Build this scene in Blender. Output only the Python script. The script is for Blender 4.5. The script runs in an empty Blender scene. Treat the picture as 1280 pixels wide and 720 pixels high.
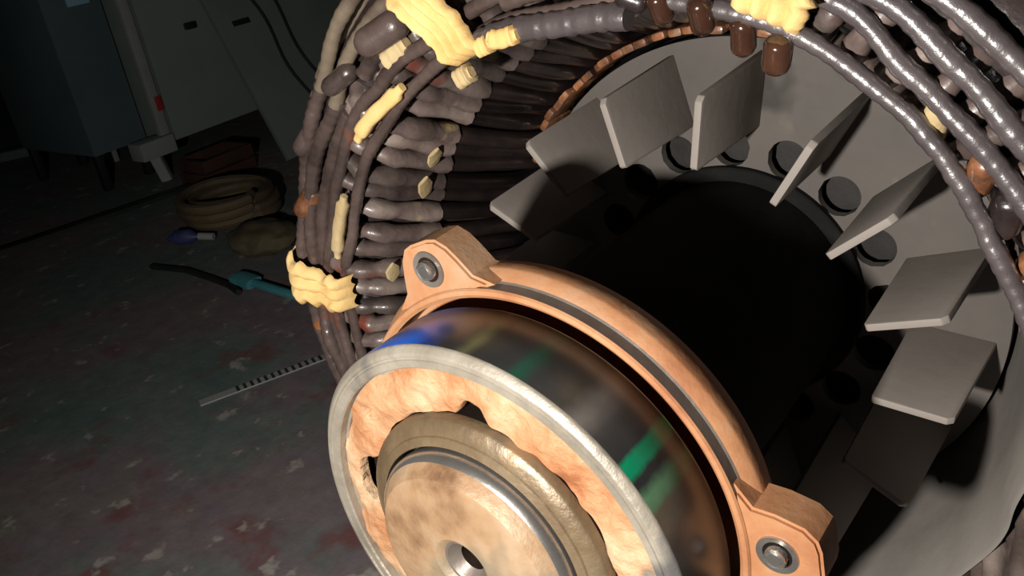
import bpy, bmesh, math, random
from mathutils import Vector, Matrix, noise as mnoise
random.seed(7)
C = bpy.context.scene.collection
sc = bpy.context.scene
S = 0.1            # one bearing radius in metres
H = 0.38           # height of the shaft axis above the floor
RAD = math.radians
PI = math.pi

# ------------------------------------------------------------------ materials
def nodes_of(name):
    m = bpy.data.materials.new(name); m.use_nodes = True
    nt = m.node_tree
    return m, nt, nt.nodes['Principled BSDF']

def noise_node(nt, scale, detail=4.0, rough=0.6, vec=None, dist=0.0):
    n = nt.nodes.new('ShaderNodeTexNoise'); n.inputs['Scale'].default_value = scale
    n.inputs['Detail'].default_value = detail; n.inputs['Roughness'].default_value = rough
    n.inputs['Distortion'].default_value = dist
    if vec is not None: nt.links.new(vec, n.inputs['Vector'])
    return n

def ramp_node(nt, fac, stops):
    r = nt.nodes.new('ShaderNodeValToRGB')
    while len(r.color_ramp.elements) > 1: r.color_ramp.elements.remove(r.color_ramp.elements[-1])
    e0 = r.color_ramp.elements[0]; e0.position = stops[0][0]; e0.color = (*stops[0][1], 1)
    for p, c in stops[1:]:
        e = r.color_ramp.elements.new(p); e.color = (*c, 1)
    nt.links.new(fac, r.inputs['Fac'])
    return r

def mix_node(nt, fac, a, b, mode='MIX'):
    m = nt.nodes.new('ShaderNodeMix'); m.data_type = 'RGBA'; m.blend_type = mode
    for sock, v in ((m.inputs[0], fac), (m.inputs[6], a), (m.inputs[7], b)):
        if hasattr(v, 'is_output'): nt.links.new(v, sock)
        elif isinstance(v, (int, float)): sock.default_value = v
        else: sock.default_value = (*v, 1)
    return m.outputs[2]

def pbr(name, stops, scale=30, rough=0.6, metal=0.0, bump=0.3, bscale=None, spec=0.5, coat=0.0,
        vary=0.0, crough=.12, patch=None, rough_var=0.0, bdist=0.0015):
    """noise-mixed colour; patch = (colour, scale, threshold low, high)"""
    m, nt, b = nodes_of(name)
    tc = nt.nodes.new('ShaderNodeTexCoord').outputs['Object']
    if vary:
        oi = nt.nodes.new('ShaderNodeObjectInfo')
        va = nt.nodes.new('ShaderNodeVectorMath'); va.operation = 'ADD'
        nt.links.new(tc, va.inputs[0]); nt.links.new(oi.outputs['Random'], va.inputs[1]); tc = va.outputs[0]
    n = noise_node(nt, scale, 5, 0.62, tc)
    col = ramp_node(nt, n.outputs['Fac'], stops).outputs['Color']
    if patch:
        for (pc, ps, lo, hi) in patch:
            pn = noise_node(nt, ps, 3, 0.6, tc)
            pr = ramp_node(nt, pn.outputs['Fac'], [(lo, (0, 0, 0)), (hi, (1, 1, 1))])
            col = mix_node(nt, pr.outputs['Color'], col, pc)
    if vary:
        mr = nt.nodes.new('ShaderNodeMapRange'); mr.inputs['To Min'].default_value = 1 - vary
        mr.inputs['To Max'].default_value = 1 + vary
        nt.links.new(oi.outputs['Random'], mr.inputs['Value'])
        hs = nt.nodes.new('ShaderNodeHueSaturation'); nt.links.new(mr.outputs[0], hs.inputs['Value'])
        nt.links.new(col, hs.inputs['Color']); col = hs.outputs['Color']
    nt.links.new(col, b.inputs['Base Color'])
    b.inputs['Roughness'].default_value = rough; b.inputs['Metallic'].default_value = metal
    b.inputs['Specular IOR Level'].default_value = spec
    b.inputs['Coat Weight'].default_value = coat; b.inputs['Coat Roughness'].default_value = crough
    if rough_var:
        rr = nt.nodes.new('ShaderNodeMapRange'); rr.inputs['To Min'].default_value = rough - rough_var
        rr.inputs['To Max'].default_value = rough + rough_var
        nt.links.new(n.outputs['Fac'], rr.inputs['Value']); nt.links.new(rr.outputs[0], b.inputs['Roughness'])
    if bump:
        bn = noise_node(nt, bscale or scale * 2, 4, 0.6, tc)
        bp = nt.nodes.new('ShaderNodeBump'); bp.inputs['Strength'].default_value = bump
        bp.inputs['Distance'].default_value = bdist
        nt.links.new(bn.outputs['Fac'], bp.inputs['Height']); nt.links.new(bp.outputs[0], b.inputs['Normal'])
        if coat: nt.links.new(bp.outputs[0], b.inputs['Coat Normal'])
    return m

M = {}
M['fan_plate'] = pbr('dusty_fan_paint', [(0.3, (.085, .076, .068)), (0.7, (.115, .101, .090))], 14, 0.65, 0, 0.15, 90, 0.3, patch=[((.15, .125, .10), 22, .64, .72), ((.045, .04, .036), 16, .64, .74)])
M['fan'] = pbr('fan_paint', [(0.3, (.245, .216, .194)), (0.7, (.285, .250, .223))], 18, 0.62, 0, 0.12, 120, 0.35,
               patch=[((.28, .24, .20), 30, .68, .74)])
M['varnish'] = pbr('dark_varnish', [(0.3, (.016, .011, .011)), (0.7, (.05, .036, .034))], 40, 0.32, 0, 0.6, 70, 0.5, coat=0.35)
M['coil'] = pbr('coil_tape', [(0.28, (.03, .02, .019)), (0.47, (.105, .076, .068)), (0.70, (.24, .19, .165))], 22, 0.42, 0, 0.5, 90, 0.5,
                vary=0.45, coat=0.2, patch=[((.45, .33, .16), 13, .69, .73), ((.12, .03, .018), 16, .62, .70)])
M['leg'] = pbr('shaded_leg', [(0.3, (.008, .006, .006)), (0.6, (.022, .015, .014)), (0.75, (.05, .028, .022))], 24, 0.35, 0, 0.4, 60, 0.5, vary=.4, coat=.2, patch=[((.10, .025, .015), 20, .66, .72)])  # shade deep in the winding is put into the leg colour
M['cable'] = pbr('black_cable', [(0.3, (.055, .045, .047)), (0.7, (.095, .078, .079))], 30, 0.38, 0, 0.3, 300, 0.6, coat=1.0, bdist=.0012, crough=.2)
M['brown_cable'] = pbr('brown_cable', [(0.3, (.035, .024, .022)), (0.7, (.12, .085, .075))], 26, 0.35, 0, 0.6, 80, 0.5, coat=0.4,
                       patch=[((.24, .07, .035), 17, .6, .68)])
M['tan_cable'] = pbr('tan_cable', [(0.3, (.10, .075, .054)), (0.7, (.22, .175, .125))], 16, 0.55, 0, 0.6, 80, 0.4,
                     patch=[((.05, .03, .025), 12, .55, .66)])
M['tape'] = pbr('cotton_tape', [(0.3, (.68, .42, .15)), (0.7, (.84, .60, .27))], 30, 0.8, 0, 0.5, 160, 0.2)
M['tape_old'] = pbr('old_cotton_tape', [(0.3, (.36, .26, .13)), (0.7, (.6, .47, .26))], 30, 0.8, 0, 0.5, 160, 0.2)
M['copper'] = pbr('rusty_copper', [(0.3, (.04, .018, .012)), (0.52, (.22, .085, .035)), (0.75, (.38, .27, .15))], 60, 0.4, 0, 0.5, 90, 0.6, vary=0.4, coat=0.4)
M['splice'] = pbr('varnished_splice', [(0.3, (.016, .008, .006)), (0.7, (.07, .03, .018))], 30, 0.18, 0, 0.3, 60, 0.6, coat=1.0)
M['liner'] = pbr('liner_paint', [(0.3, (.155, .142, .13)), (0.7, (.215, .197, .175))], 14, 0.6, 0, 0.3, 60, 0.35)
M['iron'] = pbr('dark_iron', [(0.3, (.012, .011, .011)), (0.7, (.03, .026, .024))], 30, 0.6, 0.3, 0.3)
M['rotor_shade'] = pbr('rotor_shade_black', [(0.3, (.006, .006, .006)), (0.7, (.014, .013, .012))], 30, 0.8, 0.0, 0.3, spec=0.1)  # black stands in for the shade behind the bearing cap
M['cap'] = pbr('rusty_cap', [(0.28, (.26, .09, .04)), (0.5, (.40, .19, .09)), (0.72, (.42, .28, .18))], 18, 0.5, 0.1, 0.3, 90, 0.5, bdist=.002,
               patch=[((.27, .22, .18), 14, .60, .68)])
M['groove'] = pbr('dull_groove', [(0.3, (.13, .10, .085)), (0.7, (.22, .19, .165))], 40, 0.45, 0.5, 0.3)
M['seal'] = pbr('rusty_grease', [(0.28, (.22, .06, .022)), (0.42, (.34, .155, .07)), (0.55, (.42, .24, .13)), (0.72, (.46, .34, .22))], 30, 0.6, 0, 0.7, 110, 0.4,
                patch=[((.16, .13, .10), 20, .66, .72)], bdist=.004)
M['race_end'] = pbr('worn_steel', [(0.3, (.17, .15, .12)), (0.5, (.30, .265, .215)), (0.72, (.42, .38, .32))], 22, 0.42, 0.35, 0.4, 140, 0.5,
                    patch=[((.13, .125, .12), 18, .56, .64)])
M['inner_race'] = pbr('stained_steel', [(0.28, (.075, .05, .028)), (0.5, (.15, .105, .06)), (0.75, (.23, .18, .115))], 20, 0.42, 0.3, 0.5, 130, 0.5,
                      patch=[((.30, .17, .085), 11, .56, .66), ((.075, .06, .045), 17, .56, .66)])
M['shaft_face'] = pbr('shaft_end', [(0.30, (.14, .075, .038)), (0.46, (.29, .18, .10)), (0.66, (.36, .26, .17))], 28, 0.5, 0.15, 0.5, 110, 0.5,
                      patch=[((.17, .145, .10), 17, .55, .64), ((.11, .05, .03), 11, .66, .74)])
M['steel'] = pbr('bright_steel', [(0.3, (.45, .43, .40)), (0.7, (.65, .62, .58))], 30, 0.25, 0.9, 0.3)
M['dark'] = pbr('cavity_shade_black', [(0.3, (.006, .004, .003)), (0.7, (.02, .012, .008))], 40, 0.8, 0, 0.3, spec=0.1)  # black put in for the shade inside holes and gaps

def make_race_material():
    """dark ground bearing steel with paint streaks, a blue band and a painted highlight at fixed angles"""
    m, nt, b = nodes_of('bearing_steel')
    tc = nt.nodes.new('ShaderNodeTexCoord').outputs['Object']
    sx = nt.nodes.new('ShaderNodeSeparateXYZ'); nt.links.new(tc, sx.inputs[0])
    at = nt.nodes.new('ShaderNodeMath'); at.operation = 'ARCTAN2'
    nt.links.new(sx.outputs['Z'], at.inputs[0]); nt.links.new(sx.outputs['X'], at.inputs[1])
    nz = noise_node(nt, 60, 3, 0.6, tc)
    ad = nt.nodes.new('ShaderNodeMath'); ad.operation = 'MULTIPLY_ADD'
    ad.inputs[1].default_value = 0.05; nt.links.new(nz.outputs['Fac'], ad.inputs[0]); nt.links.new(at.outputs[0], ad.inputs[2])
    mr = nt.nodes.new('ShaderNodeMapRange')
    mr.inputs['From Min'].default_value = -PI; mr.inputs['From Max'].default_value = PI
    nt.links.new(ad.outputs[0], mr.inputs['Value'])
    def f(deg): return (deg + 180 + 1.4) / 360
    k = (.028, .029, .030); br = (.10, .075, .055)
    stops = [(0, k), (f(10), k), (f(20), (.05, .04, .034)), (f(24), br), (f(28), br), (f(30), (.10, .20, .11)), (f(33.0), (.11, .24, .13)), (f(34.6), k),
             (f(37.2), k), (f(38.0), (.005, .26, .12)), (f(40.8), (.005, .26, .12)), (f(41.8), k), (f(49), (.05, .045, .042)), (f(54), (.17, .15, .135)), (f(59), (.05, .045, .042)),  # palest stop is a highlight painted into the steel colour
             (f(68), k), (f(71.5), (.012, .07, .042)), (f(74), k), (f(83), k), (f(86), (.10, .11, .055)), (f(89), k), (f(93), k), (f(98), (.012, .04, .20)), (f(106), (.03, .18, .95)), (f(130), (.05, .24, .98)), (f(146), (.03, .10, .5)), (f(156), k)]
    r = ramp_node(nt, mr.outputs[0], stops[:30])
    n2 = noise_node(nt, 25, 4, 0.6, tc)
    sc2 = ramp_node(nt, n2.outputs['Fac'], [(.35, (.55, .55, .55)), (.65, (1.4, 1.4, 1.4))])
    col = mix_node(nt, 0.6, r.outputs['Color'], sc2.outputs['Color'], 'MULTIPLY')
    nt.links.new(col, b.inputs['Base Color'])
    b.inputs['Roughness'].default_value = 0.3; b.inputs['Metallic'].default_value = 0.0
    b.inputs['Specular IOR Level'].default_value = 0.7
    return m
M['race'] = make_race_material()

def make_floor_material():
    m, nt, b = nodes_of('painted_concrete')
    tc = nt.nodes.new('ShaderNodeTexCoord').outputs['Object']
    n1 = noise_node(nt, 2.6, 5, 0.6, tc)
    col = ramp_node(nt, n1.outputs['Fac'], [(.34, (.15, .22, .205)), (.47, (.205, .235, .22)), (.55, (.26, .205, .225)), (.66, (.27, .245, .215))]).outputs['Color']
    n2 = noise_node(nt, 26, 5, 0.7, tc)
    col = mix_node(nt, 0.5, col, ramp_node(nt, n2.outputs['Fac'], [(.3, (.55, .55, .55)), (.7, (1.25, 1.25, 1.25))]).outputs['Color'], 'MULTIPLY')
    # red paint spills, more of them towards the motor
    n3 = noise_node(nt, 9, 4, 0.65, tc)
    sp = nt.nodes.new('ShaderNodeSeparateXYZ'); nt.links.new(tc, sp.inputs[0])
    near = nt.nodes.new('ShaderNodeMapRange'); near.inputs['From Min'].default_value = -1.15; near.inputs['From Max'].default_value = -.5
    near.inputs['To Min'].default_value = 0.0; near.inputs['To Max'].default_value = 0.10
    nt.links.new(sp.outputs['X'], near.inputs['Value'])
    add = nt.nodes.new('ShaderNodeMath'); add.operation = 'ADD'
    nt.links.new(n3.outputs['Fac'], add.inputs[0]); nt.links.new(near.outputs[0], add.inputs[1])
    fr = ramp_node(nt, add.outputs[0], [(.60, (0, 0, 0)), (.74, (.7, .7, .7))])
    col = mix_node(nt, fr.outputs['Color'], col, (.24, .075, .065))
    # chipped pale specks
    n4 = noise_node(nt, 21, 3, 0.62, tc)
    fs = ramp_node(nt, n4.outputs['Fac'], [(.615, (0, 0, 0)), (.69, (.8, .8, .8))])
    col = mix_node(nt, fs.outputs['Color'], col, (.50, .47, .42))
    nt.links.new(col, b.inputs['Base Color'])
    b.inputs['Roughness'].default_value = 0.75; b.inputs['Specular IOR Level'].default_value = 0.2
    bp = nt.nodes.new('ShaderNodeBump'); bp.inputs['Strength'].default_value = .3; bp.inputs['Distance'].default_value = .004
    nt.links.new(n2.outputs['Fac'], bp.inputs['Height']); nt.links.new(bp.outputs[0], b.inputs['Normal'])
    return m
M['floor'] = make_floor_material()
M['wall'] = pbr('dingy_wall', [(0.3, (.03, .04, .042)), (0.7, (.05, .06, .062))], 3, 0.85, 0, 0.2)
M['pale_panel'] = pbr('pale_cabinet_paint', [(0.3, (.24, .295, .27)), (0.7, (.30, .345, .315))], 5, 0.6, 0, 0.1, 40, 0.25)
M['blue_panel'] = pbr('blue_grey_paint', [(0.3, (.10, .155, .17)), (0.7, (.15, .20, .205))], 5, 0.6, 0, 0.1, 40, 0.25)
M['grey_panel'] = pbr('grey_sheet', [(0.3, (.185, .225, .215)), (0.7, (.24, .275, .265))], 5, 0.6, 0, 0.1, 40, 0.25)
M['edge_trim'] = pbr('pale_trim', [(0.3, (.33, .35, .36)), (0.7, (.42, .43, .43))], 9, 0.6, 0, 0.1)
M['red'] = pbr('red_plastic', [(0.3, (.42, .03, .03)), (0.7, (.55, .05, .04))], 20, 0.5, 0, 0.1)
M['black_plastic'] = pbr('black_plastic', [(0.3, (.012, .014, .015)), (0.7, (.03, .03, .03))], 20, 0.5, 0, 0.1)
M['sky_blue'] = pbr('light_blue_paint', [(0.3, (.28, .55, .72)), (0.7, (.40, .68, .82))], 20, 0.5, 0, 0.1)
M['rope'] = pbr('tan_hose', [(0.3, (.085, .062, .035)), (0.7, (.16, .115, .065))], 12, 0.7, 0, 0.3, 80)
M['sack'] = pbr('tan_cloth', [(0.3, (.075, .062, .036)), (0.7, (.15, .125, .07))], 14, 0.85, 0, 0.5, 60)
M['navy'] = pbr('navy_plastic', [(0.3, (.03, .04, .14)), (0.7, (.08, .09, .24))], 20, 0.5, 0, 0.1)
M['teal'] = pbr('teal_paint', [(0.3, (.05, .25, .30)), (0.7, (.12, .38, .42))], 20, 0.5, 0, 0.2)
M['crate'] = pbr('reddish_wood', [(0.3, (.045, .018, .012)), (0.7, (.08, .034, .02))], 10, 0.8, 0, 0.4)
M['plank'] = pbr('weathered_wood', [(0.3, (.10, .14, .14)), (0.7, (.16, .19, .18))], 10, 0.8, 0, 0.4)
M['rule_steel'] = pbr('rule_steel', [(0.3, (.42, .43, .42)), (0.7, (.55, .55, .53))], 40, 0.35, 0.2, 0.1)
M['tick'] = pbr('rule_black', [(0.3, (.03, .03, .03)), (0.7, (.06, .06, .06))], 40, 0.5, 0, 0.1)

# ------------------------------------------------------------------ helpers
def finish(bm, angle=35):
    bmesh.ops.remove_doubles(bm, verts=bm.verts, dist=1e-6)
    bmesh.ops.recalc_face_normals(bm, faces=bm.faces)

def link_obj(name, bm, mat, parent=None, loc=(0, 0, 0), angle=35, mats=None):
    finish(bm)
    me = bpy.data.meshes.new(name); bm.to_mesh(me); bm.free()
    me.shade_smooth(); me.set_sharp_from_angle(angle=RAD(angle))
    for mm in (mats or [mat]): me.materials.append(mm)
    o = bpy.data.objects.new(name, me); C.objects.link(o)
    o.location = loc
    if parent: o.parent = parent
    return o

def tag(o, label=None, cat=None, group=None, kind=None):
    for k, v in (('label', label), ('category', cat), ('group', group), ('kind', kind)):
        if v: o[k] = v
    return o

def thing(name, label, cat, loc, group=None):
    o = bpy.data.objects.new(name, None); o.empty_display_size = .05; C.objects.link(o); o.location = loc
    return tag(o, label, cat, group)

def P(r, a, t):
    """bearing-radius units, degrees about the shaft, depth along it -> metres about the axis"""
    return Vector((S * r * math.cos(RAD(a)), S * t, S * r * math.sin(RAD(a))))

def lathe(bm, prof, a0=0, a1=360, n=128):
    """closed cross-section (r,t) swept about the axis; prof may be a function of the angle"""
    full = abs(a1 - a0 - 360) < 1e-6
    cnt = n if full else n + 1
    rows = []
    for i in range(cnt):
        a = a0 + (a1 - a0) * i / n
        pr = prof(a) if callable(prof) else prof
        rows.append([bm.verts.new(P(r, a, t)) for r, t in pr])
    k = len(rows[0])
    for i in range(n if full else n):
        A, B = rows[i], rows[(i + 1) % cnt]
        for j in range(k):
            try: bm.faces.new((A[j], A[(j + 1) % k], B[(j + 1) % k], B[j]))
            except ValueError: pass
    if not full:
        bm.faces.new(rows[0]); bm.faces.new(list(reversed(rows[-1])))
    return bm

def sweep(bm, pts, section, up_fn=None, caps=True, scale_fn=None):
    """sweep a 2D section [(x,y)] along points; up_fn(i) gives the local 'y' direction"""
    rows = []; n = len(pts)
    up = None
    for i, p in enumerate(pts):
        d = (pts[min(i + 1, n - 1)] - pts[max(i - 1, 0)]).normalized()
        if up_fn: up = up_fn(i)
        elif up is None: up = d.orthogonal()
        up = (up - d * up.dot(d)).normalized()
        s = d.cross(up)
        k = scale_fn(i / (n - 1)) if scale_fn else 1.0
        rows.append([bm.verts.new(p + s * (x * k) + up * (y * k)) for x, y in section])
    m = len(section)
    for i in range(n - 1):
        for j in range(m):
            bm.faces.new((rows[i][j], rows[i][(j + 1) % m], rows[i + 1][(j + 1) % m], rows[i + 1][j]))
    if caps:
        bm.faces.new(rows[0]); bm.faces.new(list(reversed(rows[-1])))
    return bm

def circ(r, n=10): return [(r * math.cos(2 * PI * i / n), r * math.sin(2 * PI * i / n)) for i in range(n)]
def rrect(w, h, c=.3):
    x, y = w / 2, h / 2; cx, cy = x * c * 1.2, y * c
    return [(-x + cx, -y), (x - cx, -y), (x, -y + cy), (x, y - cy), (x - cx, y), (-x + cx, y), (-x, y - cy), (-x, -y + cy)]

def tube(bm, pts, r, n=10, round_ends=False):
    fn = None
    if round_ends:
        fn = lambda s: max(.12, min(1, math.sqrt(max(0, 1 - max(0, (abs(2 * s - 1) - .5) / .5) ** 2))))
    return sweep(bm, [Vector(p) for p in pts], circ(r, n), scale_fn=fn)

def box(bm, x0, x1, y0, y1, z0, z1, bev=0.0, mtx=None):
    r = bmesh.ops.create_cube(bm, size=1)
    vs = r['verts']
    for v in vs:
        v.co = Vector(((x0 + x1) / 2 + v.co.x * (x1 - x0), (y0 + y1) / 2 + v.co.y * (y1 - y0), (z0 + z1) / 2 + v.co.z * (z1 - z0)))
    if bev:
        es = list({e for v in vs for e in v.link_edges})
        g = bmesh.ops.bevel(bm, geom=es, offset=bev, segments=2, affect='EDGES', profile=.6)
        vs = list({v for f in g['faces'] for v in f.verts} | {v for v in vs if v.is_valid})
    if mtx:
        for v in vs: v.co = mtx @ v.co
    return bm

def prism(bm, poly, t0, t1):
    """polygon in the plane across the shaft [(x,z)] in bearing radii, extruded along the shaft"""
    A = [bm.verts.new((S * x, S * t0, S * z)) for x, z in poly]
    B = [bm.verts.new((S * x, S * t1, S * z)) for x, z in poly]
    n = len(poly)
    bm.faces.new(A); bm.faces.new(list(reversed(B)))
    for i in range(n): bm.faces.new((A[i], A[(i + 1) % n], B[(i + 1) % n], B[i]))
    return bm

def interp(tab, a):
    if a <= tab[0][0]: return tab[0][1]
    for (a0, r0), (a1, r1) in zip(tab, tab[1:]):
        if a <= a1:
            u = (a - a0) / (a1 - a0); u = u * u * (3 - 2 * u)
            return r0 + (r1 - r0) * u
    return tab[-1][1]

def nz(a, k, seed=0.0): return mnoise.noise(Vector((math.cos(RAD(a)) * k, math.sin(RAD(a)) * k, seed)))

# ------------------------------------------------------------------ setting
bm = bmesh.new(); box(bm, -6.2, 4.2, -3.0, 6.2, -.1, 0)
tag(link_obj('floor', bm, M['floor']), kind='structure')
bm = bmesh.new(); box(bm, -6.3, -6.2, -3.0, 6.2, 0, 3.0)
tag(link_obj('wall_left', bm, M['wall']), kind='structure')
bm = bmesh.new(); box(bm, -6.2, 4.2, 6.2, 6.3, 0, 3.0)
tag(link_obj('wall_back', bm, M['wall']), kind='structure')
bm = bmesh.new(); box(bm, 4.2, 4.3, -3.0, 6.2, 0, 3.0)
tag(link_obj('wall_right', bm, M['wall']), kind='structure')
bm = bmesh.new()      # low worn kerb strip across the floor in front of the cabinets
sweep(bm, [Vector(p) for p in ((-2.02, .40, .004), (-1.96, .62, .004), (-1.90, .85, .004), (-1.86, 1.02, .004))], rrect(.035, .016, .3), up_fn=lambda i: Vector((0, 0, 1)))
tag(link_obj('trim_1', bm, M['black_plastic']), kind='structure')

# ------------------------------------------------------------------ cabinets at the back
def part_box(name, mat, root, *b, bev=.004, mtx=None):
    bm = bmesh.new(); box(bm, *b, bev=bev, mtx=mtx)
    return link_obj(name, bm, mat, root)

cab = thing('metal_cabinet', 'tall pale grey-green metal cabinet with black latch and low red tag on its door', 'cabinet', (-2.0, 1.30, 0))
part_box('cabinet_body', M['pale_panel'], cab, -.42, -.016, -.20, .62, .09, 1.25)
d = part_box('door', M['pale_panel'], cab, -.014, 0, -.195, .30, .094, 1.24)
h = part_box('latch', M['black_plastic'], d, .001, .016, -.072, -.040, .362, .380, bev=.003)
part_box('red_tag', M['red'], d, .001, .006, -.222, -.204, .183, .222, bev=.002)
for lx, ly in ((-.40, -.18), (-.40, .60), (-.03, .60)):
    part_box('leg', M['edge_trim'], cab, lx - .012, lx + .012, ly - .012, ly + .012, 0, .09, bev=.002)

post = thing('upright_post', 'pale upright post on a square foot block, left of the pale cabinet door', 'post', (-2.0, 1.05, 0))
part_box('pole', M['edge_trim'], post, -.022, 0, .016, .045, .118, 1.25)
part_box('foot_block', M['edge_trim'], post, -.05, .010, -.060, .046, .070, .118)
bm = bmesh.new(); sweep(bm, [Vector((-.02, -.010, .072)), Vector((-.012, 0, 0))], rrect(.03, .03, .2)); link_obj('leg', bm, M['edge_trim'], post)

cab2 = thing('metal_cabinet', 'dark blue-grey cabinet left of the pale one, light blue plate at its top', 'cabinet', (-2.11, 1.0, 0))
part_box('cabinet_body', M['blue_panel'], cab2, -.40, 0, -.075, .085, .10, 1.2)
part_box('name_plate', M['sky_blue'], cab2, .001, .008, -.010, .052, .475, .60, bev=.003)
for lx, ly in ((-.38, -.06), (-.38, .07), (-.02, -.06), (-.02, .07)):
    part_box('leg', M['black_plastic'], cab2, lx - .012, lx + .012, ly - .010, ly + .010, 0, .10, bev=.002)

pan = thing('sheet_panel', 'large grey metal sheet leaning on the cabinets behind the motor, with a dark slot', 'panel', (-1.71, 1.24, 0))
tilt = Matrix.Rotation(-.40, 4, 'Y')
part_box('sheet', M['grey_panel'], pan, -.020, 0, 0, .75, 0.012, .68, bev=.004, mtx=tilt)
part_box('slot', M['black_plastic'], pan, .0005, .004, .045, .10, .385, .40, bev=.001, mtx=tilt)
for i, (y0, y1, za, zb) in enumerate(((.125, .165, .47, .13), (.19, .235, .47, .10))):
    pts = []
    for k in range(13):
        u = k / 12; z = za + (zb - za) * u
        loc = tilt @ Vector((.006, y0 + (y1 - y0) * u + .012 * math.sin(u * 7 + i), z))
        pts.append(Vector((-1.71, 1.24, 0)) + loc)
    bm = bmesh.new(); tube(bm, pts, .004, 8)
    o = link_obj('hanging_wire', bm, M['black_plastic'])
    tag(o, ('thin dark wire hanging down the grey sheet, nearer the dark slot', 'thin dark wire hanging down the grey sheet, nearer the motor')[i], 'wire', 'wires hanging on the grey sheet')

# ------------------------------------------------------------------ things on the floor
crate = thing('wooden_crate', 'low reddish brown wooden box on the floor under the pale cabinet', 'box', (-1.86, 1.11, 0))
for (a, b) in ((.0, .032), (.036, .068)):
    part_box('slat', M['crate'], crate, .048, .06, -.075, .085, a, b, bev=.002)
    part_box('slat', M['crate'], crate, -.06, -.048, -.075, .085, a, b, bev=.002)
    part_box('slat', M['crate'], crate, -.048, .048, -.075, -.063, a, b, bev=.002)
    part_box('slat', M['crate'], crate, -.048, .048, .073, .085, a, b, bev=.002)
part_box('bottom', M['crate'], crate, -.048, .048, -.063, .073, .002, .010, bev=.001)

def coil_thing(loc, label):
    pts = []
    n = 6 * 32
    for k in range(n + 1):
        u = k / 32
        rr = .082 + .016 * ((k // 32) % 2) + .006 * math.sin(u * 2.3)
        th = 2 * PI * u
        pts.append((rr * math.cos(th) * 1.05, rr * math.sin(th), .012 + .011 * (k / 32) * .9 + .004 * math.sin(th * 1.5)))
    bm = bmesh.new(); tube(bm, pts, .0115, 8)
    o = link_obj('coiled_hose', bm, M['rope'], loc=loc)
    return tag(o, label, 'hose')
coil_thing((-1.515, .895, 0), 'tan hose lying coiled in a ring on the dark floor')

bm = bmesh.new()
bmesh.ops.create_icosphere(bm, subdivisions=4, radius=1)
for v in bm.verts:
    c = v.co.copy(); w = 1 + .16 * mnoise.noise(c * 2.2) + .05 * mnoise.noise(c * 6)
    v.co = Vector((c.x * .085 * w, c.y * .062 * w, max(0, .026 + c.z * .034 * w)))
tag(link_obj('cloth_bundle', bm, M['sack'], loc=(-1.285, .80, 0)), 'crumpled tan cloth bundle on the floor between the coiled hose and the motor', 'cloth')

gr = thing('hand_tool', 'small navy blue tool lying in front of the coiled hose', 'tool', (-1.505, .755, 0))
bm = bmesh.new(); tube(bm, [(-.035, -.02, .016), (-.015, -.008, .018), (.015, .008, .018), (.035, .02, .016)], .016, 12, True); link_obj('tool_body', bm, M['navy'], gr)
bm = bmesh.new(); tube(bm, [(.030, .018, .016), (.06, .034, .012)], .008, 10); link_obj('nozzle', bm, M['edge_trim'], gr)

rod = thing('teal_bar', 'teal painted bar with a flattened head lying on the floor beside the motor', 'bar', (-1.09, .655, 0))
bm = bmesh.new(); tube(bm, [(-.085, .006, .010), (.0, .0, .010), (.19, -.014, .010)], .0085, 10); link_obj('shank', bm, M['teal'], rod)
bm = bmesh.new(); sweep(bm, [Vector((-.112, .008, .011)), Vector((-.10, .0075, .012)), Vector((-.075, .0055, .012)), Vector((-.055, .004, .010))], rrect(.034, .018, .35), up_fn=lambda i: Vector((0, 0, 1))); link_obj('head', bm, M['teal'], rod)

bm = bmesh.new(); tube(bm, [(-1.46, .64, .006), (-1.36, .655, .006), (-1.27, .648, .006), (-1.20, .64, .006), (-1.15, .625, .006)], .006, 8)
tag(link_obj('floor_cord', bm, M['black_plastic']), 'thin black cord lying on the floor beside the teal bar', 'cord')

rp = Vector((-.89, .349, 0)); rq = Vector((-.787, .565, 0)); rd = (rq - rp).normalized(); rL = (rq - rp).length + .06
rule = thing('steel_rule', 'pale steel rule with dark tick marks lying on the floor left of the motor', 'ruler', rp)
rs = Vector((rd.y, -rd.x, 0))
bm = bmesh.new(); sweep(bm, [Vector((0, 0, .0015)), rd * rL + Vector((0, 0, .0015))], [(-.0085, -.0013), (.0085, -.0013), (.0085, .0007), (-.0085, .0007)], up_fn=lambda i: Vector((0, 0, 1))); link_obj('blade', bm, M['rule_steel'], rule)
for k in range(21):
    s0 = .055 + k * .0108
    bm = bmesh.new(); sweep(bm, [rd * s0 + Vector((0, 0, .0022)), rd * (s0 + .0046) + Vector((0, 0, .0022))], [(-.0083, -.0003), (.0083, -.0003), (.0083, .0003), (-.0083, .0003)], up_fn=lambda i: Vector((0, 0, 1)))
    link_obj('tick_mark', bm, M['tick'], rule)

bm = bmesh.new(); box(bm, -.14, .14, -.03, .03, 0, .03, bev=.004)
o = link_obj('wooden_plank', bm, M['plank'], loc=(-2.93, 1.03, 0)); o.rotation_euler = (0, 0, .95)
tag(o, 'pale plank on the dark floor at the far left', 'plank')

# ------------------------------------------------------------------ stator
AX = Vector((0, 0, H))
st_base = Vector((0, .40, 0))
stator = thing('motor_stator', 'large round motor winding of dark varnished coils and cables tied with cream tape', 'motor stator', st_base)
SL = AX - st_base
def sp(name, bm, mat, parent=None, angle=35):
    return link_obj(name, bm, M[mat], parent or stator, SL if parent is None else (0, 0, 0), angle)

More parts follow.
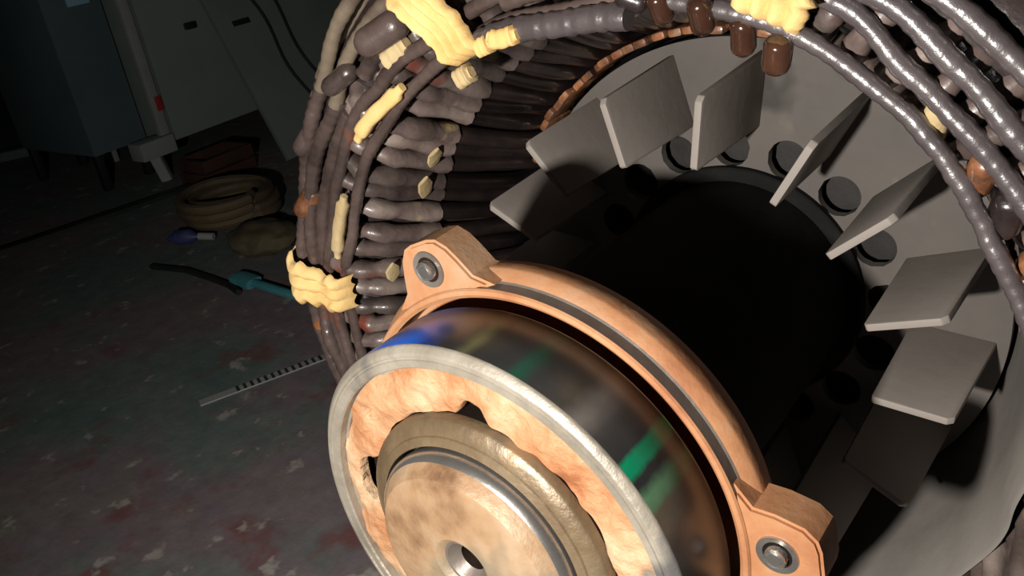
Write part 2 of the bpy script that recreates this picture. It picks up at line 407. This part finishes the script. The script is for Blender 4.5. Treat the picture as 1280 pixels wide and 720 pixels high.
bm = bmesh.new(); lathe(bm, [(1.66, 2.96), (2.72, 2.96), (2.72, 5.4), (1.66, 5.4)], n=160); sp('core', bm, 'iron')
bm = bmesh.new(); lathe(bm, [(2.725, 2.9), (2.98, 2.9), (3.0, 3.0), (2.9, 3.05), (2.9, 5.2), (3.0, 5.25), (3.0, 5.4), (2.725, 5.4)], n=160); sp('frame', bm, 'iron')
for sx in (-1, 1):
    bm = bmesh.new()
    box(bm, S * (sx * 2.0 - .55), S * (sx * 2.0 + .55), S * 3.1, S * 5.2, -H + .03, -S * 1.9, bev=.006)
    box(bm, S * (sx * 2.15 - .75), S * (sx * 2.15 + .75), S * 3.0, S * 5.3, -H, -H + .03, bev=.004)
    sp('foot', bm, 'iron')
def wind_prof(a):
    j = .03 * nz(a, 9, 1); k = .03 * nz(a, 14, 5)
    return [(2.24, 1.52 + j), (2.42, 1.46 + k), (2.60, 1.46 + j), (2.70 + k * .6, 1.60), (2.70, 2.2), (2.69, 2.95), (1.80, 2.95), (1.88, 2.5), (2.01, 2.05), (2.14 + j, 1.64)]
bm = bmesh.new(); lathe(bm, wind_prof, n=360); sp('winding_body', bm, 'varnish', angle=60)

# coils: a taped diamond coil leaves its slot, climbs the cone, turns at the nose and drops back outside
def coil_mesh(seed):
    rnd = random.Random(seed)
    path = [(1.73, 2.94, 11), (1.74, 2.78, 10.5), (1.81, 2.5, 8.3), (1.90, 2.16, 5.3), (1.99, 1.86, 2.6), (2.08, 1.62, .7), (2.16, 1.50, 0), (2.25, 1.455, -.3), (2.36, 1.47, -.8), (2.48, 1.58, -1.6), (2.60, 1.80, -3)]
    j = [rnd.uniform(-.018, .018) for _ in path]
    ctl = [P(r + j[i], a + j[-i - 1] * 20, t + j[(i + 4) % len(j)]) for i, (r, t, a) in enumerate(path)]
    pts = []
    n = len(ctl)
    for i in range(n - 1):
        p0, p1, p2, p3 = ctl[max(i - 1, 0)], ctl[i], ctl[i + 1], ctl[min(i + 2, n - 1)]
        for k in range(4):
            u = k / 4
            pts.append(.5 * ((2 * p1) + (p2 - p0) * u + (2 * p0 - 5 * p1 + 4 * p2 - p3) * u * u + (3 * p1 - p0 - 3 * p2 + p3) * u ** 3))
    pts.append(ctl[-1])
    centre = P(2.24, 0, 2.1)
    def up(i):
        v = pts[i] - centre; return v if v.length > 1e-6 else Vector((0, -1, 0))
    cut = 14
    nose, leg = bmesh.new(), bmesh.new()
    sweep(nose, pts[cut:], rrect(S * .098, S * .13, .45), up_fn=lambda i: up(i + cut), scale_fn=lambda s: 1 + .13 * math.sin(s * 27 + seed) + .05 * math.sin(s * 61))
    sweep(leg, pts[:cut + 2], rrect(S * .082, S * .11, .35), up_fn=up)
    return nose, leg
protos = []
for v in range(4):
    nb, lb = coil_mesh(v)
    o = sp('coil', nb, 'coil', angle=60)
    l = sp('coil_leg', lb, 'leg', o, angle=60); l['label'] = 'coil leg blackened to imitate shade'
    protos.append((o, l))
SLOTS = [(-66 + 4 * k) for k in range(72)]
for k, a in enumerate(SLOTS):
    if k < 4: o = protos[k][0]
    else:
        o = protos[k % 4][0].copy(); C.objects.link(o); o.parent = stator
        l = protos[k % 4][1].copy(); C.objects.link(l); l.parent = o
    o.rotation_euler = (0, -RAD(a + random.uniform(-.8, .8)), 0)
    if k >= 4: o.location = SL + Vector((0, S * random.uniform(-.03, .03), 0))

# rust coloured slot wedges just behind the fan
bm = bmesh.new()
box(bm, S * 1.645, S * 1.695, S * 2.66, S * 2.95, -S * .046, S * .046, bev=S * .018)
w0 = sp('slot_wedge', bm, 'copper')
WA = [70 + 3.4 * k for k in range(25)] + [3, 6.5, 10]
for k, a in enumerate(WA):
    o = w0 if k == 0 else w0.copy()
    if k: C.objects.link(o); o.parent = stator
    o.rotation_euler = (0, -RAD(a + random.uniform(-.7, .7)), 0)
    if k: o.location = SL + Vector((0, S * random.uniform(-.08, .05), 0))

# smooth painted liner over the coils at the lower right
def liner_prof(a):
    e = .03 * nz(a, 6, 3)
    return [(1.87 + e, 1.80 + e), (1.895 + e, 1.785 + e), (1.79, 2.25), (1.655, 2.80), (1.625, 2.93), (1.605, 2.93), (1.63, 2.80), (1.765, 2.25)]
bm = bmesh.new(); lathe(bm, liner_prof, -86, 3, 90); o = sp('liner', bm, 'liner', angle=50); o['label'] = 'smooth grey painted liner'

# lead cables bound round the face of the winding
TABS = [
    ([(5, 2.02), (20, 2.00), (28, 2.00), (33, 2.01), (36, 2.03), (41, 2.06), (45, 2.08), (50, 2.10), (65, 2.13), (80, 2.10), (95, 2.06), (116, 2.06), (133, 2.08), (145, 2.12), (161, 2.17), (172, 2.25), (196, 2.30)], .040, 1.38),
    ([(0, 2.22), (37, 2.20), (46, 2.21), (52, 2.23), (61, 2.31), (90, 2.22), (117, 2.17), (131, 2.24), (139, 2.29), (160, 2.32), (172, 2.40), (200, 2.44)], .043, 1.37),
    ([(0, 2.34), (41, 2.32), (49, 2.35), (58, 2.40), (90, 2.42), (123, 2.49), (132, 2.50), (141, 2.45), (154, 2.50), (170, 2.54), (200, 2.56)], .047, 1.37),
    ([(0, 2.48), (46, 2.49), (54, 2.51), (90, 2.56), (129, 2.66), (141, 2.60), (157, 2.60), (172, 2.66), (200, 2.66)], .047, 1.38),
]
def ring_cable(tab, r, t, a0, a1, name, mat, wob=.012, twist=.0, seed=0):
    bm = bmesh.new()
    n = int(abs(a1 - a0) * 2)
    pts = [P(interp(tab, a0 + (a1 - a0) * k / n) + wob * nz(a0 + (a1 - a0) * k / n, 5, seed), a0 + (a1 - a0) * k / n, t + wob * nz(a0 + (a1 - a0) * k / n, 6, seed + 9)) for k in range(n + 1)]
    rows = sweep(bm, pts, circ(S * r, 12), up_fn=lambda i: Vector((0, -1, 0)), scale_fn=lambda s: 1 + .05 * math.sin(s * 61 + seed) + twist * math.sin(s * n * 1.9))
    return sp(name, bm, mat, angle=60)
for i, (tab, r, t) in enumerate(TABS):
    ring_cable(tab, r, t, tab[0][0], 84, 'lead_cable', 'cable', .006, .05, i)
    o = ring_cable(tab, r * .95, t + .015, 84, 84 + (tab[-1][0] - 84) if i < 2 else 141, 'lead_cable', 'brown_cable' if i < 2 else 'tan_cable', .022, .04, i + 20)
    o['label'] = 'brown lead cable' if i < 2 else 'tan lead cable'
    if i >= 2:
        o = ring_cable(tab, r * 1.05, t + .015, 140, tab[-1][0], 'lead_cable', 'brown_cable', .035, .06, i + 30); o['label'] = 'brown lead cable'
outer = [(110, 2.70), (150, 2.68), (200, 2.66)]
ring_cable(outer, .06, 1.52, 108, 147, 'lead_cable', 'tan_cable', .03, .05, 44)['label'] = 'tan lead cable'
ring_cable(outer, .062, 1.52, 146, 200, 'lead_cable', 'brown_cable', .04, .08, 47)['label'] = 'brown lead cable'
# second layer on the left: short dark hoses over the coil noses
extra = [([(112, 2.33), (126, 2.36), (140, 2.36), (152, 2.40)], .052, 1.40, 113, 133, 'brown_cable'),
         ([(84, 2.02), (95, 2.00), (109, 2.03)], .062, 1.34, 84.5, 109, 'cable'),
         ([(140, 2.36), (170, 2.47), (190, 2.5)], .05, 1.42, 141, 190, 'brown_cable'),
         ([(60, 2.2), (90, 2.18), (100, 2.16)], .05, 1.40, 70, 104, 'brown_cable')]
for i, (tab, r, t, a0, a1, mt) in enumerate(extra):
    ring_cable(tab, r, t, a0, a1, 'lead_cable', mt, .012, .04, 60 + i)

# varnished splice stubs
def stub(r, a, t, ln, rad, tiltdeg, mat):
    c = P(r, a, t); e_r = P(1, a, 0).normalized(); e_a = P(1, a + 90, 0).normalized()
    d = (e_a * math.cos(RAD(tiltdeg)) + e_r * math.sin(RAD(tiltdeg))) * S * ln / 2
    d.y = -.15 * S * ln
    bm = bmesh.new(); tube(bm, [c + d * (u / 10) for u in range(-10, 11)], S * rad, 12, True)
    return sp('splice', bm, mat, angle=60)
for q in ((2.36, 123, 1.28, .34, .085, 8, 'brown_cable'), (2.08, 75, 1.34, .17, .055, 75, 'splice'), (2.07, 80.5, 1.36, .15, .05, 70, 'splice'), (2.10, 84, 1.34, .15, .055, 20, 'varnish'),
          (2.03, 65, 1.35, .17, .06, 80, 'splice'), (2.12, 40, 1.42, .2, .06, 60, 'copper'), (2.10, 35, 1.44, .22, .07, 50, 'varnish'),
          (2.13, 29, 1.44, .22, .065, 70, 'copper'), (2.10, 22, 1.45, .24, .07, 60, 'copper'), (2.62, 150, 1.42, .30, .07, 12, 'brown_cable'),
          (2.55, 160, 1.38, .26, .07, 20, 'copper'), (2.62, 171, 1.42, .28, .07, 80, 'brown_cable'), (2.58, 182, 1.42, .26, .06, 70, 'copper'),
          (2.46, 136, 1.34, .26, .06, 15, 'brown_cable'), (2.12, 47, 1.44, .2, .05, 60, 'tape_old'), (2.03, 70, 1.40, .18, .055, 80, 'splice')):
    stub(*q)

# cream tape lacing: turns of tape laid side by side over the bundle
def lacing(a_mid, r0, r1, width, t, name='lacing_tape', mat='tape', lump=.035, turns=4, skew=0, seed=0):
    bm = bmesh.new()
    n = 28; m = 24
    top = []; 
    for i in range(n + 1):
        u = i / n; row = []
        for j in range(m + 1):
            v = j / m
            r = r0 + (r1 - r0) * u
            edge = .09 * width * (nz(u * 200 + (0 if v < .5 else 77), 3, seed))
            a = a_mid + width * (v - .5) + edge * (2 * v - 1) * 2 + skew * (u - .5)
            hump = lump * abs(math.sin(v * PI * turns)) + .03 * math.sin(u * PI * 3.2 + seed) + .06 * math.sin(PI * u)
            fall = .10 * (max(0, (abs(2 * u - 1) - .8) / .2) ** 2)
            row.append(P(r, a, t - hump + fall))
        top.append(row)
    th = Vector((0, S * .03, 0))
    A = [[bm.verts.new(p) for p in row] for row in top]; B = [[bm.verts.new(p + th) for p in row] for row in top]
    for i in range(n):
        for j in range(m):
            bm.faces.new((A[i][j], A[i][j + 1], A[i + 1][j + 1], A[i + 1][j])); bm.faces.new((B[i][j], B[i + 1][j], B[i + 1][j + 1], B[i][j + 1]))
    for i in range(n):
        bm.faces.new((A[i][0], A[i + 1][0], B[i + 1][0], B[i][0])); bm.faces.new((A[i][m], B[i][m], B[i + 1][m], A[i + 1][m]))
    for j in range(m):
        bm.faces.new((A[0][j], B[0][j], B[0][j + 1], A[0][j + 1])); bm.faces.new((A[n][j], A[n][j + 1], B[n][j + 1], B[n][j]))
    o = sp(name, bm, mat, angle=60); o['label'] = 'cream tape lacing'; return o
lacing(173, 2.17, 2.74, 6.5, 1.29, turns=3, skew=-1, seed=1)
lacing(113.5, 1.98, 2.62, 7.0, 1.28, turns=4, skew=3, seed=2)
lacing(67.5, 2.13, 2.66, 8.0, 1.29, turns=4, skew=0, seed=3)
# loose tape pieces wound on single cables and coil noses
def sleeve(tab, a0, a1, r, t, mat):
    bm = bmesh.new(); n = 24
    pts = [P(interp(tab, a0 + (a1 - a0) * k / n), a0 + (a1 - a0) * k / n, t) for k in range(n + 1)]
    sweep(bm, pts, rrect(S * r * 1.7, S * r * 1.5, .35), up_fn=lambda i: Vector((0, -1, 0)), scale_fn=lambda s: (1 + .10 * abs(math.sin(s * PI * 3))) * (1 if .1 < s < .9 else .62))
    o = sp('tape_wrap', bm, mat, angle=60); o['label'] = 'cream tape wrap'
sleeve([(127, 2.10), (142, 2.185)], 127, 142, .046, 1.33, 'tape')
sleeve([(153, 2.20), (168, 2.25)], 154, 167, .042, 1.34, 'tape_old')
sleeve([(122, 2.26), (131, 2.28)], 122.5, 128, .06, 1.38, 'tape_old')
sleeve([(104, 2.0), (110, 2.0)], 106.5, 109.3, .05, 1.30, 'tape')
sleeve([(104, 2.0), (110, 2.13)], 101, 106, .05, 1.28, 'tape')
sleeve([(113, 1.92), (118, 1.92)], 113.5, 117, .055, 1.35, 'tape_old')
def dab(r, a, t, mat='tape_old', w=.07):
    bm = bmesh.new(); c = P(r, a, t); e = P(1, a + 90, 0).normalized()
    yv = Vector((0, S * w, 0)); sweep(bm, [c - e * S * w - yv * .6, c, c + e * S * w + yv * .4], rrect(S * .12, S * .03, .4), up_fn=lambda i: -P(1, a, 0).normalized(), scale_fn=lambda s: 1.0 if .3 < s < .7 else .7); o = sp('tape_wrap', bm, mat, angle=60); o['label'] = 'cream tape wrap'
for q in ((1.905, 145, 1.78, 'tape_old', .06), (1.91, 152.5, 1.78, 'tape_old', .07), (1.975, 170.5, 1.57, 'tape_old', .05)): dab(*q)

# ------------------------------------------------------------------ rotor (shaft, fan, iron body)
rt_base = Vector((0, .28, H - .072))
rotor = thing('motor_rotor', 'rotor inside the winding, a rust-stained shaft carrying a grey sixteen-bladed fan', 'motor rotor', rt_base)
RL = AX - rt_base
bm = bmesh.new()
lathe(bm, [(.004, .16), (.058, .08), (.066, -.08), (.105, -.128), (.118, -.130), (.135, -.150), (.15, -.158), (.435, -.158), (.455, -.152), (.515, -.085), (.525, -.06), (.525, .41), (.004, .41)], n=160)
sh = link_obj('shaft', bm, M['shaft_face'], rotor, RL, 25, mats=[M['shaft_face'], M['dark'], M['groove']])
for p in sh.data.polygons:
    c = p.center; rr = math.hypot(c.x, c.z) / S
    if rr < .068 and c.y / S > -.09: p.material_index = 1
    elif rr < .112: p.material_index = 2
sh['label'] = 'rust-stained shaft end with a centre hole'
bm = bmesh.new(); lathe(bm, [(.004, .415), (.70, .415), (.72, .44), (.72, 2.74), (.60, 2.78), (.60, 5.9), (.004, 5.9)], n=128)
link_obj('shaft_body', bm, M['rotor_shade'], rotor, RL, 25)['label'] = 'middle of the shaft, blackened as shade'  # shade behind the bearing is put into this part's colour
bm = bmesh.new(); lathe(bm, [(.505, -.100), (.517, -.090), (.530, -.062), (.530, -.02), (.50, -.02)], n=128)
link_obj('chamfer_band', bm, M['steel'], sh)['label'] = 'bright steel chamfer'
bm = bmesh.new(); lathe(bm, [(.61, 2.9), (1.58, 2.9), (1.60, 2.95), (1.60, 5.4), (.61, 5.4)], n=128); link_obj('rotor_core', bm, M['iron'], rotor, RL)
# fan: plate with round holes + 16 blades
def fan_plate():
    bm = bmesh.new(); N = 16; pitch = 22.5; hr = .125; hc = .93
    n = 8
    for k in range(N):
        ac = .8 + pitch * k
        # square-ish boundary of one pitch, matched to the hole circle by 32 radial spokes
        outer = []
        a0, a1 = ac - pitch / 2, ac + pitch / 2; r0, r1 = .735, 1.60
        for i in range(n): outer.append((r0, a0 + (a1 - a0) * i / n))
        for i in range(n): outer.append((r0 + (r1 - r0) * i / n, a1))
        for i in range(n): outer.append((r1, a1 - (a1 - a0) * i / n))
        for i in range(n): outer.append((r1 - (r1 - r0) * i / n, a0))
        cx = P(hc, ac, 0)
        er = P(1, ac, 0).normalized(); ea = P(1, ac + 90, 0).normalized()
        for (t0) in (2.75, 2.81):
            O = [bm.verts.new(P(r, a, t0)) for r, a in outer]
            I = []
            for r, a in outer:
                d = P(r, a, 0) - cx; th = math.atan2(d.dot(ea), d.dot(er))
                I.append(bm.verts.new(cx + Vector((0, S * t0, 0)) + (er * math.cos(th) + ea * math.sin(th)) * S * hr))
            L = len(O)
            for i in range(L): bm.faces.new((O[i], O[(i + 1) % L], I[(i + 1) % L], I[i]))
            if t0 < 2.8: Of, If = O, I
            else:
                for i in range(L): bm.faces.new((If[i], If[(i + 1) % L], I[(i + 1) % L], I[i]))
                for i in list(range(n)) + list(range(2 * n, 3 * n)): bm.faces.new((Of[i], O[i], O[(i + 1) % L], Of[(i + 1) % L]))
    return bm
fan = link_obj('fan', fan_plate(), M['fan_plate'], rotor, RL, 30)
fan['label'] = 'grey painted fan'
bm = bmesh.new(); lathe(bm, [(.725, 2.70), (.80, 2.70), (.81, 2.71), (.81, 2.75), (.725, 2.75)], n=96); link_obj('hub_shade_ring', bm, M['rotor_shade'], fan)['label'] = 'black ring added as shade around the shaft'  # ring added to darken the plate like shade round the shaft
def blade_mesh():
    bm = bmesh.new(); th = .042
    prof = [(1.10, 1.925), (1.115, 1.91), (1.475, 1.91), (1.505, 1.94), (1.535, 2.75), (1.08, 2.75)]
    A = [bm.verts.new((S * r, S * t, -S * th / 2)) for r, t in prof]; B = [bm.verts.new((S * r, S * t, S * th / 2)) for r, t in prof]
    bm.faces.new(A); bm.faces.new(list(reversed(B))); n = len(prof)
    for i in range(n): bm.faces.new((A[i], A[(i + 1) % n], B[(i + 1) % n], B[i]))
    bmesh.ops.recalc_face_normals(bm, faces=bm.faces)
    bmesh.ops.bevel(bm, geom=list(bm.edges), offset=S * .008, segments=2, affect='EDGES', profile=.6)
    return bm
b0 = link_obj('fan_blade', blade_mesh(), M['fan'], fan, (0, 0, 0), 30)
BA = {0: 16.5, 1: 38.2, 2: 58.0, 3: 81.7, 4: 104.1, 5: 128.3, 15: -5.6}
for k in range(16):
    a = BA.get(k, 16.0 + 22.4 * k)
    o = b0 if k == 0 else b0.copy()
    if k: C.objects.link(o); o.parent = fan
    o.rotation_euler = (0, -RAD(a), 0)

# ------------------------------------------------------------------ ball bearing on the shaft
bb = Vector((0, .02, H - .1))
brg = thing('ball_bearing', 'big rust-caked bearing on the shaft, dark outer ring with blue and green marks', 'bearing', bb)
BL = AX - bb
bm = bmesh.new()
lathe(bm, [(.895, .05), (.897, .010), (.905, .002), (.938, .0), (.942, .006), (.952, .006), (.956, .0), (.968, .0), (.974, .003), (.992, .020), (.998, .026), (1.0, .034), (1.0, .375), (.985, .40), (.90, .40), (.88, .38), (.88, .05)], n=240)
orc = link_obj('outer_race', bm, M['race'], brg, BL, 40, mats=[M['race'], M['race_end']])
for p in orc.data.polygons:
    c = p.center; rr = math.hypot(c.x, c.z) / S
    if (c.y / S < .036 and rr < .9995) or rr < .95: p.material_index = 1
def seal_prof(a):
    # ragged inner edge with two open gaps onto the dark cage, one small pit
    def bump(c, w): d = (a - c + 180) % 360 - 180; return math.exp(-(d / w) ** 4)
    ri = .668 + .012 * nz(a, 5, 2) + .08 * bump(86, 6) + .135 * bump(173, 13) + .05 * bump(-146, 7)
    ro = .892 + .012 * nz(a, 6, 8)
    pts = []
    K = 14
    for i in range(K + 1):
        u = i / K; r = ri + (ro - ri) * u
        t = .035 + .022 * mnoise.noise(P(r, a, 0) * 55) + .012 * mnoise.noise(P(r, a, 1) * 160) + .012 * (1 - math.sin(PI * u))
        d = ((a - 140 + 180) % 360 - 180) * .0136
        pit = math.exp(-((d / .034) ** 2 + ((r - .785) / .030) ** 2) ** 2)
        pts.append((r, t + (.055 * pit if pit > .02 else 0)))
    return pts + [(ro, .10), (ri, .10)]
bm = bmesh.new(); lathe(bm, seal_prof, n=420)
sl = link_obj('grease_ring', bm, M['seal'], brg, BL, 70); sl['label'] = 'orange rusty caked grease ring'
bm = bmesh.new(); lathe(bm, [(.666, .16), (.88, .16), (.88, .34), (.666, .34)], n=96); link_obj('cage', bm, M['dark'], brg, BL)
def irace(a):
    e = .006 * nz(a, 4, 6)
    return [(.542, .03), (.542, -.038), (.547, -.045), (.585, -.034 + e * .3), (.590, -.026 + e * .3), (.612, -.020 + e * .3), (.650 + e * .5, .0), (.658 + e * .5, .010), (.664, .05), (.664, .385), (.542, .385)]
bm = bmesh.new(); lathe(bm, irace, n=200)
ir = link_obj('inner_race', bm, M['inner_race'], brg, BL, 40, mats=[M['inner_race'], M['dark']]); ir['label'] = 'brown stained inner ring'
for p in ir.data.polygons:
    c = p.center; rr = math.hypot(c.x, c.z) / S
    if c.y / S > .042 or rr < .545: p.material_index = 1  # walls down in the gap coloured black as shade
# balls inside (seen only through the gaps)
# ------------------------------------------------------------------ bearing cap behind the bearing
cb = Vector((0, .055, H - .109))
cap = thing('bearing_cap', 'rusty brown ring with bolt lugs around the shaft behind the bearing', 'bearing cover', cb)
CL = AX - cb
bm = bmesh.new()
lathe(bm, [(1.022, .425), (1.040, .412), (1.060, .414), (1.068, .424), (1.070, .480), (1.078, .488), (1.116, .530), (1.120, .545), (1.114, .62), (1.09, .67), (.735, .67), (.735, .60), (1.022, .58)], n=240)
ring = link_obj('cap_ring', bm, M['cap'], cap, CL, 30, mats=[M['cap'], M['groove']])
for p in ring.data.polygons:
    c = p.center; rr = math.hypot(c.x, c.z) / S; t = c.y / S
    if .425 < t < .486 and rr > 1.063: p.material_index = 1
    if rr < 1.02 and t > .55: p.material_index = 0
def lug_poly(a, rt, w0, w1):
    er = (math.cos(RAD(a)), math.sin(RAD(a))); ea = (-er[1], er[0])
    raw = [(1.03, -w0 - .10), (1.10, -w0), (1.19, -w1 - .035), (rt - .06, -w1), (rt - .012, -w1 + .05), (rt, -w1 * .35), (rt, w1 * .35), (rt - .012, w1 - .05), (rt - .06, w1), (1.19, w1 + .035), (1.10, w0), (1.03, w0 + .10)]
    return [(er[0] * u + ea[0] * v, er[1] * u + ea[1] * v) for u, v in raw]
for (a, rt, w0, w1, hm) in ((111, 1.315, .235, .16, 'groove'), (4.4, 1.365, .20, .155, 'steel'), (-122, 1.34, .2, .155, 'groove')):
    bm = bmesh.new(); prism(bm, lug_poly(a, rt, w0, w1), .428, .62)
    bmesh.ops.recalc_face_normals(bm, faces=bm.faces)
    bmesh.ops.bevel(bm, geom=[e for e in bm.edges if abs(e.verts[0].co.y - e.verts[1].co.y) < 1e-6], offset=S * .014, segments=2, affect='EDGES')
    lg = link_obj('lug', bm, M['cap'], cap, CL, 30)
    c = P(1.185, a, 0)
    # threaded hole liner with the stud end inside it
    def off(bm):
        for v in bm.verts: v.co += c
        return bm
    bm = bmesh.new(); lathe(bm, [(.062, .424), (.088, .420), (.092, .432), (.062, .44)], n=32); link_obj('hole_rim', off(bm), M[hm], lg)
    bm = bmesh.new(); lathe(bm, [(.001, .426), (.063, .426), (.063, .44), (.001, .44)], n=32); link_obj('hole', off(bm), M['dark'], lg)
    bm = bmesh.new()
    pts = []
    for k in range(6 * 14 + 1):
        th = 2 * PI * k / 14; pts.append(c + Vector((S * .040 * math.cos(th), S * (.395 + .0055 * k / 14), S * .040 * math.sin(th))))
    tube(bm, pts, S * .007, 6); lathe_bm = bmesh.new()
    o = link_obj('stud_thread', bm, M['steel'], lg)
    lathe(lathe_bm, [(.001, .39), (.03, .39), (.04, .40), (.04, .44), (.001, .44)], n=20); link_obj('stud', off(lathe_bm), M['steel'], lg)

# ------------------------------------------------------------------ light, world, camera
ld = bpy.data.lights.new('hand_torch', 'SPOT'); ld.energy = 25; ld.color = (1.0, .95, .88)
ld.spot_size = RAD(140); ld.spot_blend = .9; ld.shadow_soft_size = .012
lo = bpy.data.objects.new('hand_torch', ld); C.objects.link(lo)
lo.location = (.085, -.40, H + .195)
aim = Vector((-.05, .20, H)) - lo.location
lo.rotation_euler = aim.to_track_quat('-Z', 'Y').to_euler()

w = bpy.data.worlds.new('World'); sc.world = w; w.use_nodes = True
bg = w.node_tree.nodes['Background']; bg.inputs['Color'].default_value = (.5, .8, 1.0, 1); bg.inputs['Strength'].default_value = .0012

cam = bpy.data.cameras.new('Camera'); cam.sensor_width = 36; cam.lens = 1125 / 1280 * 36; cam.clip_start = .01; cam.clip_end = 50
co = bpy.data.objects.new('Camera', cam); C.objects.link(co)
n = Vector((.586, -.43, .687)).normalized()
U = Vector((-.14997542, -.89054022, -.42947118)); U = (U - n * U.dot(n)).normalized()
R = n.cross(U)
if R.x < 0: R = -R
rows = [R, n, U]      # world = rows @ (x right, y down, z forward)
right = Vector([v.x for v in rows]); down = Vector([v.y for v in rows]); fwd = Vector([v.z for v in rows])
m3 = Matrix((right, -down, -fwd)).transposed()
co.matrix_world = Matrix.Translation((.22797, -.21890, .65264)) @ m3.to_4x4()
sc.camera = co

sc.view_settings.view_transform = 'Standard'; sc.view_settings.look = 'None'
sc.view_settings.exposure = 0.0; sc.view_settings.gamma = 1.0; sc.view_settings.use_curve_mapping = False
